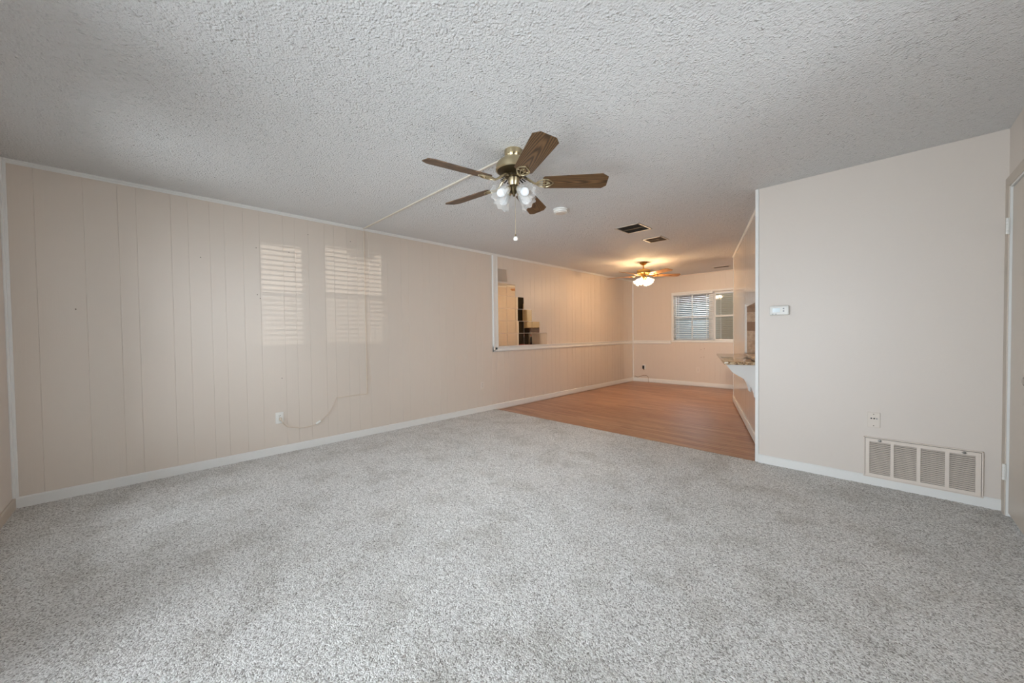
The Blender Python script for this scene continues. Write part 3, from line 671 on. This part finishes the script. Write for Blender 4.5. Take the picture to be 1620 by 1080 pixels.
def outlet(name, label, loc, rz, hgt=0.114, wid=0.07, mat='almond', kind='duplex', cat='outlet'):
    """plate in local XZ, facing -Y"""
    r = thing(name, label, cat, loc, rz)
    bm = BM(); box(bm, (-wid / 2, -0.006, -hgt / 2), (wid / 2, 0.0, hgt / 2), 0.003); pl = obj('cover_plate', bm, M[mat], r)
    if kind == 'duplex':
        for s in (-1, 1):
            bm = BM(); lathe(bm, [(0.0, 0.0085), (0.0155, 0.0085), (0.0165, 0.0075), (0.0165, 0.004)], 24, Matrix.Translation((0, 0, s * 0.0195)) @ Matrix.Rotation(PI / 2, 4, 'X')); rc = obj('receptacle', bm, M[mat], r, True, 30)
            bm = BM()
            for x in (-0.006, 0.006): box(bm, (x - 0.0013, -0.0092, s * 0.0195 - 0.001), (x + 0.0013, -0.008, s * 0.0195 + 0.008))
            box(bm, (-0.0022, -0.0092, s * 0.0195 - 0.0095), (0.0022, -0.008, s * 0.0195 - 0.005)); obj('slots', bm, M['black'], rc)
        bm = BM(); lathe(bm, [(0.0, 0.0075), (0.003, 0.0068), (0.0032, 0.006)], 12, Matrix.Rotation(PI / 2, 4, 'X')); obj('screw', bm, M['steel'], r)
    else:
        for x in (-0.013, 0.003):
            bm = BM(); lathe(bm, [(0.0, 0.013), (0.0045, 0.013), (0.0048, 0.006)], 14, Matrix.Translation((x, 0, 0.012)) @ Matrix.Rotation(PI / 2, 4, 'X')); obj('jack', bm, M['black'], r)
        bm = BM(); lathe(bm, [(0.0, 0.011), (0.0042, 0.011), (0.0045, 0.006)], 14, Matrix.Translation((0.017, 0, 0.011)) @ Matrix.Rotation(PI / 2, 4, 'X')); obj('connector', bm, M['steel'], r)
        for z in (-0.043, 0.043):
            bm = BM(); lathe(bm, [(0.0, 0.0078), (0.003, 0.007), (0.0032, 0.006)], 12, Matrix.Translation((0, 0, z)) @ Matrix.Rotation(PI / 2, 4, 'X')); obj('screw', bm, M['ventbrown'], r)
    return r
outlet('wall_outlet', 'ivory wall outlet with the cream cord plugged in, on the left wall', (0, 1.627, 0.362), PI / 2, mat='white')
outlet('wall_outlet', 'cream wall outlet low on the left wall, just before the white mirror post', (0, 4.318, 0.402), PI / 2, mat='almond')
outlet('wall_outlet', 'white wall outlet with a black adapter, beside the back corner', Vector((0, YB, 0.345)) + tb3 * 0.288, BS, mat='white')
outlet('wall_outlet', 'cream wall outlet on the back wall under the dining window', Vector((0, YB, 0.343)) + tb3 * 1.497, BS, mat='almond')
outlet('cable_plate', 'cream jack plate with black sockets, above the return grille', (4.268, YV, 0.496), 0, kind='jack', mat='almond', cat='wall plate')
ad = thing('power_adapter', 'black power adapter plugged into the white back wall outlet', 'adapter', Vector((0, YB, 0.33)) + tb3 * 0.278, BS)
bm = BM(); box(bm, (-0.022, -0.045, -0.03), (0.014, -0.0088, 0.048), 0.006); obj('case', bm, M['black'], ad)
bm = BM(); box(bm, (-0.004, -0.036, -0.056), (0.016, -0.014, -0.028), 0.005); obj('lower_plug', bm, M['tancord'], ad)
bm = BM()
cpts = [(0.405, -0.04, -0.02), (0.404, -0.03, 0.02), (0.399, -0.024, 0.065), (0.385, -0.022, 0.112), (0.359, -0.02, 0.138), (0.32, -0.019, 0.147), (0.281, -0.019, 0.146), (0.235, -0.019, 0.130), (0.186, -0.018, 0.110), (0.15, -0.018, 0.096), (0.122, -0.018, 0.092), (0.09, -0.018, 0.102), (0.062, -0.018, 0.12)]
tube(bm, smooth_path([Pb + tb3 * s - nb3 * d + Vector((0, 0, z)) for s, d, z in cpts], 5), 0.0045, 8)
tag(obj('loose_cable', bm, M['tancord'], None, True), 'tan cable curling up out of the floor against the back baseboard', 'cable')
# nails left in the panelling
nail0 = None
for y, z in ((1.93, 2.261), (1.467, 2.049), (1.748, 2.047), (2.371, 2.261), (2.72, 2.03), (1.467, 1.595), (1.49, 1.56), (1.657, 0.762), (0.317, 1.41), (7.013, 0.36), (1.05, 1.9)):
    if nail0 is None:
        bm = BM(); lathe(bm, [(0.0, 0.006), (0.0035, 0.0055), (0.004, 0.004), (0.002, 0.0035), (0.002, -0.002)], 10, Matrix.Rotation(PI / 2, 4, 'Y'))
        nail0 = obj('nail', bm, M['antiquedark'], None, True); n_ = nail0
    else:
        n_ = nail0.copy(); COL.objects.link(n_)
    n_.location = (0, y, z); tag(n_, 'small dark nail head left in the cream panelling of the left wall', 'nail', 'nails in the left wall')

nail1 = None
for x, z in ((1.56, 0.788), (1.625, 0.808), (1.56, 0.62), (1.618, 0.628)):
    if nail1 is None:
        bm = BM(); lathe(bm, [(0.0, 0.006), (0.006, 0.0055), (0.007, 0.004), (0.003, 0.0035), (0.003, -0.002)], 10, Matrix.Rotation(PI / 2, 4, 'X'))
        nail1 = obj('nail', bm, M['tancord'], None, True); n_ = nail1
    else:
        n_ = nail1.copy(); COL.objects.link(n_)
    n_.location = Pb + tb3 * x + Vector((0, 0, z)); tag(n_, 'small brown nail head in the back wall below the dining window', 'nail', 'nails in the back wall')

# ------------------------------------------------------------------ thermostat and return grille
th = thing('thermostat', 'white rounded thermostat with a small grey display, on the end wall', 'thermostat', (3.682, YV, 1.355))
bm = BM(); box(bm, (-0.066, -0.008, -0.036), (0.066, 0.0, 0.036), 0.004); obj('back_plate', bm, M['white'], th)
bm = BM(); box(bm, (-0.070, -0.028, -0.041), (0.070, -0.006, 0.041), 0.012, None, 4); obj('case', bm, M['white'], th, True, 50)
bm = BM(); box(bm, (-0.048, -0.0292, -0.016), (0.006, -0.027, 0.022), 0.0008); obj('display', bm, plain('grey_display', srgb(186, 198, 200), 0.15), th)
for z in (0.015, -0.006):
    bm = BM(); lathe(bm, [(0.0, 0.0295), (0.0055, 0.0292), (0.006, 0.0275)], 16, Matrix.Translation((0.032, 0, z)) @ Matrix.Rotation(PI / 2, 4, 'X')); obj('button', bm, plain('grey_button', srgb(120, 122, 124), 0.4) if z > 0 else bpy.data.materials['grey_button'], th, True)
for x in (-0.046, -0.022):
    bm = BM(); box(bm, (x - 0.007, -0.0288, -0.033), (x + 0.007, -0.027, -0.028), 0.0006); obj('button', bm, bpy.data.materials['grey_button'], th)
GX0, GX1, GZ0, GZ1 = 4.214, 4.786, 0.060, 0.366
gr = thing('return_air_grille', 'wide cream return air grille with four louvred panels, low on the end wall', 'grille', (4.5, YV, 0.0))
def gp(x): return x - 4.5
cols = [(4.247, 4.358), (4.376, 4.488), (4.508, 4.620), (4.640, 4.752)]
gz0, gz1 = 0.092, 0.333
bm = BM()
for a, b, c, d in ((GX0, GX1, GZ0, GZ0 + 0.007), (GX0, GX1, GZ1 - 0.007, GZ1), (GX0, GX0 + 0.008, GZ0, GZ1), (GX1 - 0.008, GX1, GZ0, GZ1)):
    box(bm, (gp(a), -0.016, c), (gp(b), 0.0, d), 0.002)
obj('outer_frame', bm, M['grille'], gr)
bm = BM(); f0, f1 = GX0 + 0.010, GX1 - 0.0105
for a, b, c, d in ((f0, f1, GZ0 + 0.008, gz0), (f0, f1, gz1, GZ1 - 0.009), (f0, cols[0][0], gz0, gz1), (cols[3][1], f1, gz0, gz1), (cols[0][1], cols[1][0], gz0, gz1), (cols[1][1], cols[2][0], gz0, gz1), (cols[2][1], cols[3][0], gz0, gz1)):
    box(bm, (gp(a), -0.0185, c), (gp(b), -0.0145, d), 0.0008)
obj('face_panel', bm, M['grille'], gr)
bm = BM(); box(bm, (gp(GX0 + 0.008), -0.0020, GZ0 + 0.006), (gp(GX1 - 0.008), -0.0005, GZ1 - 0.006)); obj('filter', bm, M['dark'], gr)  # dark sheet painted in for shade behind the louvres, no real opening
for a, b in cols:
    bm = BM(); nsl = 18
    for i in range(nsl):
        z = gz0 + (i + 0.5) * (gz1 - gz0) / nsl
        box(bm, (gp(a - 0.002), -0.0065, -0.0007), (gp(b + 0.002), 0.0065, 0.0007), 0, Matrix.Translation((0, -0.0105, z)) @ Matrix.Rotation(math.radians(35), 4, 'X'))
    obj('louvre_panel', bm, M['grille'], gr)
for x in (4.302, 4.704):
    bm = BM(); lathe(bm, [(0.0, 0.0235), (0.006, 0.023), (0.0085, 0.021), (0.009, 0.018)], 18, Matrix.Translation((gp(x), 0, 0.3455)) @ Matrix.Rotation(PI / 2, 4, 'X'))
    box(bm, (gp(x) - 0.013, -0.021, 0.3445), (gp(x) + 0.013, -0.0185, 0.3475), 0.001); obj('latch', bm, M['steel'], gr, True, 30)

# ------------------------------------------------------------------ mirror tiles on the left wall
row_txt = ['bottom row', 'second row up', 'third row up', 'fourth row up', 'fifth row up', 'topmost row']
col_txt = ['beside the white post', 'second from the white post', 'third from the white post', 'fourth from the white post', 'fifth from the white post', 'sixth from the white post']
tile0 = None; TS = 0.2025; ty0 = 4.655; tz0 = 0.988
for c in range(6):
    for r in range(6 - c):
        if tile0 is None:
            bm = BM(); hs = TS / 2 - 0.0034; bv = 0.0035
            prism(bm, [(-hs, -hs), (hs, -hs), (hs, hs), (-hs, hs)], 0.0, 0.003, lambda u, v, s: Vector((s, u, v)))
            top = [f_ for f_ in bm.faces if all(v.co.x > 0.002 for v in f_.verts)]
            bmesh.ops.inset_region(bm, faces=top, thickness=bv, depth=0.0008)
            tile0 = obj('mirror_tile', bm, M['mirror']); t_ = tile0
        else:
            t_ = tile0.copy(); COL.objects.link(t_)
        zoff = 0.02 if r == 5 else 0.0
        t_.location = (0.002, ty0 + (c + 0.5) * TS, tz0 + (r + 0.5) * TS + zoff)
        t_.rotation_euler = (0, random.uniform(-0.002, 0.002) - (0.10 if r == 5 else 0), random.uniform(-0.0025, 0.0025))
        if r == 5: t_.location.x = 0.012
        lab = 'square mirror tile in the %s, %s' % (row_txt[r], col_txt[c])
        if c == 0 and r == 5: lab = 'topmost mirror tile, set apart above the others beside the white post'
        tag(t_, lab, 'mirror tile', 'mirror tiles stepped up the left wall')

# ------------------------------------------------------------------ serving bar on the slanted wall
bar = thing('bar_counter', 'tan granite bar counter on white brackets, jutting from the slanted wall', 'counter'); bar.matrix_world = SM @ Matrix.Translation((1.25, 0, 0))
B0, B1 = 0.47 - 1.25, 2.1 - 1.25
bm = BM(); box(bm, (B0, 0.0, 0.828), (B1, 0.30, 0.858), 0.006, None, 3); obj('countertop', bm, M['granite'], bar, True, 40)
prof = [(0.0, 0.827), (0.262, 0.827), (0.262, 0.812)]
ctrl = [(0.262, 0.812), (0.246, 0.785), (0.215, 0.742), (0.165, 0.708), (0.115, 0.676), (0.075, 0.635), (0.045, 0.58), (0.028, 0.53), (0.022, 0.49)]
pf = [(p.x, p.y) for p in smooth_path([Vector((u, v, 0)) for u, v in ctrl], 4)]
poly = [(0.0, 0.827), (0.262, 0.827)] + pf + [(0.0, 0.47)]
for s in (0.52 - 1.25, 1.02 - 1.25):
    bm = BM(); prism(bm, poly, s, s + 0.038, lambda u, v, q: Vector((q, u + 0.001, v))); obj('corbel', bm, M['trim'], bar)
led = thing('hatch_ledge', 'raised granite ledge across the bottom of the serving hatch', 'ledge'); led.matrix_world = SM
bm = BM(); box(bm, (HS0 + 0.003, -ST - 0.02, 0.872), (HS1 - 0.003, 0.022, 0.902), 0.005, None, 3); obj('ledge_slab', bm, M['granite'], led, True)
bm = BM(); box(bm, (HS0 + 0.003, -ST, 0.861), (HS1 - 0.003, 0.004, 0.8725)); obj('ledge_base', bm, M['trim'], led)
js = struct_empty('trim_11'); js.matrix_world = SM
bm = BM(); box(bm, (HS1 - 0.012, -ST - 0.001, 0.903), (HS1 + 0.001, -0.012, HZ1 - 0.001)); obj('stone_facing', bm, M['stone'], js)
bm = BM(); box(bm, (HS1 - 0.014, -0.012, 0.903), (HS1 + 0.035, 0.010, HZ1 + 0.035), 0.003); obj('hatch_casing', bm, M['trim'], js)

# ------------------------------------------------------------------ kitchen beyond, seen in the mirrors
kc = thing('kitchen_cabinet', 'khaki kitchen base cabinet with a red top, seen in the mirror tiles', 'cabinet', (2.66, 8.66, -0.022))
bm = BM(); box(bm, (0, 0.05, 0.0), (0.78, 0.55, 0.1)); box(bm, (0, 0, 0.1), (0.78, 0.55, 0.84), 0.003); obj('body', bm, M['cab'], kc)
for i in range(2):
    bm = BM(); box(bm, (0.012 + i * 0.385, -0.018, 0.12), (0.382 + i * 0.385, 0.0, 0.80), 0.004); d_ = obj('door', bm, M['cab'], kc)
    bm = BM(); lathe(bm, [(0.0, 0.026), (0.012, 0.024), (0.013, 0.016), (0.006, 0.01), (0.006, 0.0)], 16, Matrix.Translation((0.35 if i == 0 else 0.43, -0.018, 0.72)) @ Matrix.Rotation(PI / 2, 4, 'X')); obj('knob', bm, M['chrome'], d_, True)
bm = BM(); box(bm, (-0.01, -0.03, 0.84), (0.79, 0.55, 0.872), 0.004); obj('top', bm, M['red'], kc)
uc = thing('wall_cabinet', 'khaki wall cabinet over the red counter, seen in the mirror tiles', 'cabinet', (2.66, 8.9, 0))
bm = BM(); box(bm, (0, 0, 1.35), (0.78, 0.31, 2.1), 0.003); obj('body', bm, M['cab'], uc)
for i in range(2):
    bm = BM(); box(bm, (0.012 + i * 0.385, -0.018, 1.36), (0.382 + i * 0.385, 0.0, 2.09), 0.004); obj('door', bm, M['cab'], uc)
for x, y, lab in ((3.02, 8.8, 'tall dark bottle on the red kitchen counter, nearer the dark pantry cabinet' ), (2.86, 8.82, 'tall dark bottle on the red kitchen counter, nearer the window')):
    b_ = thing('bottle', lab, 'bottle', (x + (0.3 if 'pantry' in lab else 0.2), y, 0.8585), 0, 'bottles on the kitchen counter')
    bm = BM(); lathe(bm, [(0, 0), (0.034, 0.0), (0.036, 0.006), (0.036, 0.17), (0.03, 0.20), (0.014, 0.225), (0.013, 0.27), (0.0, 0.27)], 24); obj('body', bm, M['bottle'], b_, True)
    bm = BM(); lathe(bm, [(0.0145, 0.255), (0.0145, 0.285), (0.0, 0.286)], 16); obj('cap', bm, M['red'], b_, True)
rf = thing('pantry_cabinet', 'tall dark pantry cabinet in the kitchen, seen in the mirror tiles', 'cabinet', (3.50, 8.5, -0.022))
bm = BM(); box(bm, (0, 0.05, 0.0), (0.72, 0.66, 0.1)); box(bm, (0, 0.02, 0.1), (0.72, 0.70, 2.40), 0.004); obj('body', bm, M['fridge'], rf)
for za, zb in ((0.12, 1.38), (1.39, 2.38)):
    bm = BM(); box(bm, (0.01, 0.0, za), (0.71, 0.02, zb), 0.004); d1 = obj('door', bm, M['fridge'], rf)
    zc = min(zb - 0.2, 1.2) if za < 1 else 1.5
    bm = BM(); tube(bm, smooth_path([(0.65, 0.0, zc - 0.08), (0.65, -0.03, zc - 0.06), (0.65, -0.03, zc + 0.06), (0.65, 0.0, zc + 0.08)], 4), 0.006, 8); obj('handle', bm, M['steel'], d1, True)
kl = thing('kitchen_fill_light', 'added round dome fill light on the kitchen ceiling, out of view', 'fill light', (4.3, 7.2, H))  # unseen lamp added to brighten the kitchen and dining area
bm = BM(); lathe(bm, [(0, 0), (0.16, 0), (0.165, -0.01), (0.16, -0.025), (0, -0.025)], 40); obj('base_ring', bm, M['ventframe'], kl, True, 30)
bm = BM(); lathe(bm, [(0.15, -0.024), (0.145, -0.05), (0.11, -0.08), (0.06, -0.095), (0.0, -0.1)], 40); obj('dome', bm, M['dome'], kl, True)
ld = bpy.data.lights.new('kitchen_fill_lamp', 'POINT'); ld.energy = 105; ld.color = (1.0, 0.88, 0.74); ld.shadow_soft_size = 0.1  # added fill source hung below the dome
lo = bpy.data.objects.new('kitchen_fill_lamp', ld); COL.objects.link(lo); lo.parent = kl; lo.location = (0, 0, -0.22)

# ------------------------------------------------------------------ outside the dining window
bm = BM(); box(bm, (-30, -30, -0.5), (40, 40, -0.35)); struct('ground', bm, M['grass'])
nh = thing('neighbour_house', 'blue grey neighbouring house seen through the dining window blind', 'house', (-3, 13.2, -0.35))
bm = BM(); box(bm, (0, 0, 0), (6.0, 4, 2.6)); obj('wall', bm, M['siding'], nh)
bm = BM(); prism(bm, [(-0.5, 2.55), (2.0, 3.9), (4.5, 2.55), (4.5, 2.45), (-0.5, 2.45)], -0.3, 6.3, lambda u, v, s: Vector((s, u, v))); obj('roof', bm, M['roofing'], nh)
fe = thing('wooden_fence', 'weathered wooden fence outside the right half of the dining window', 'fence', (1.2, 11.0, -0.35))
bm = BM()
for i in range(22): box(bm, (2.0 * 0 + i * 0.145, 0, 0.05), (i * 0.145 + 0.137, 0.02, 1.85 + 0.01 * (i % 3)), 0.003)
obj('boards', bm, M['fence'], fe)
bm = BM()
for z in (0.4, 1.5): box(bm, (0, 0.02, z), (3.2, 0.06, z + 0.09))
obj('rails', bm, M['fence'], fe)
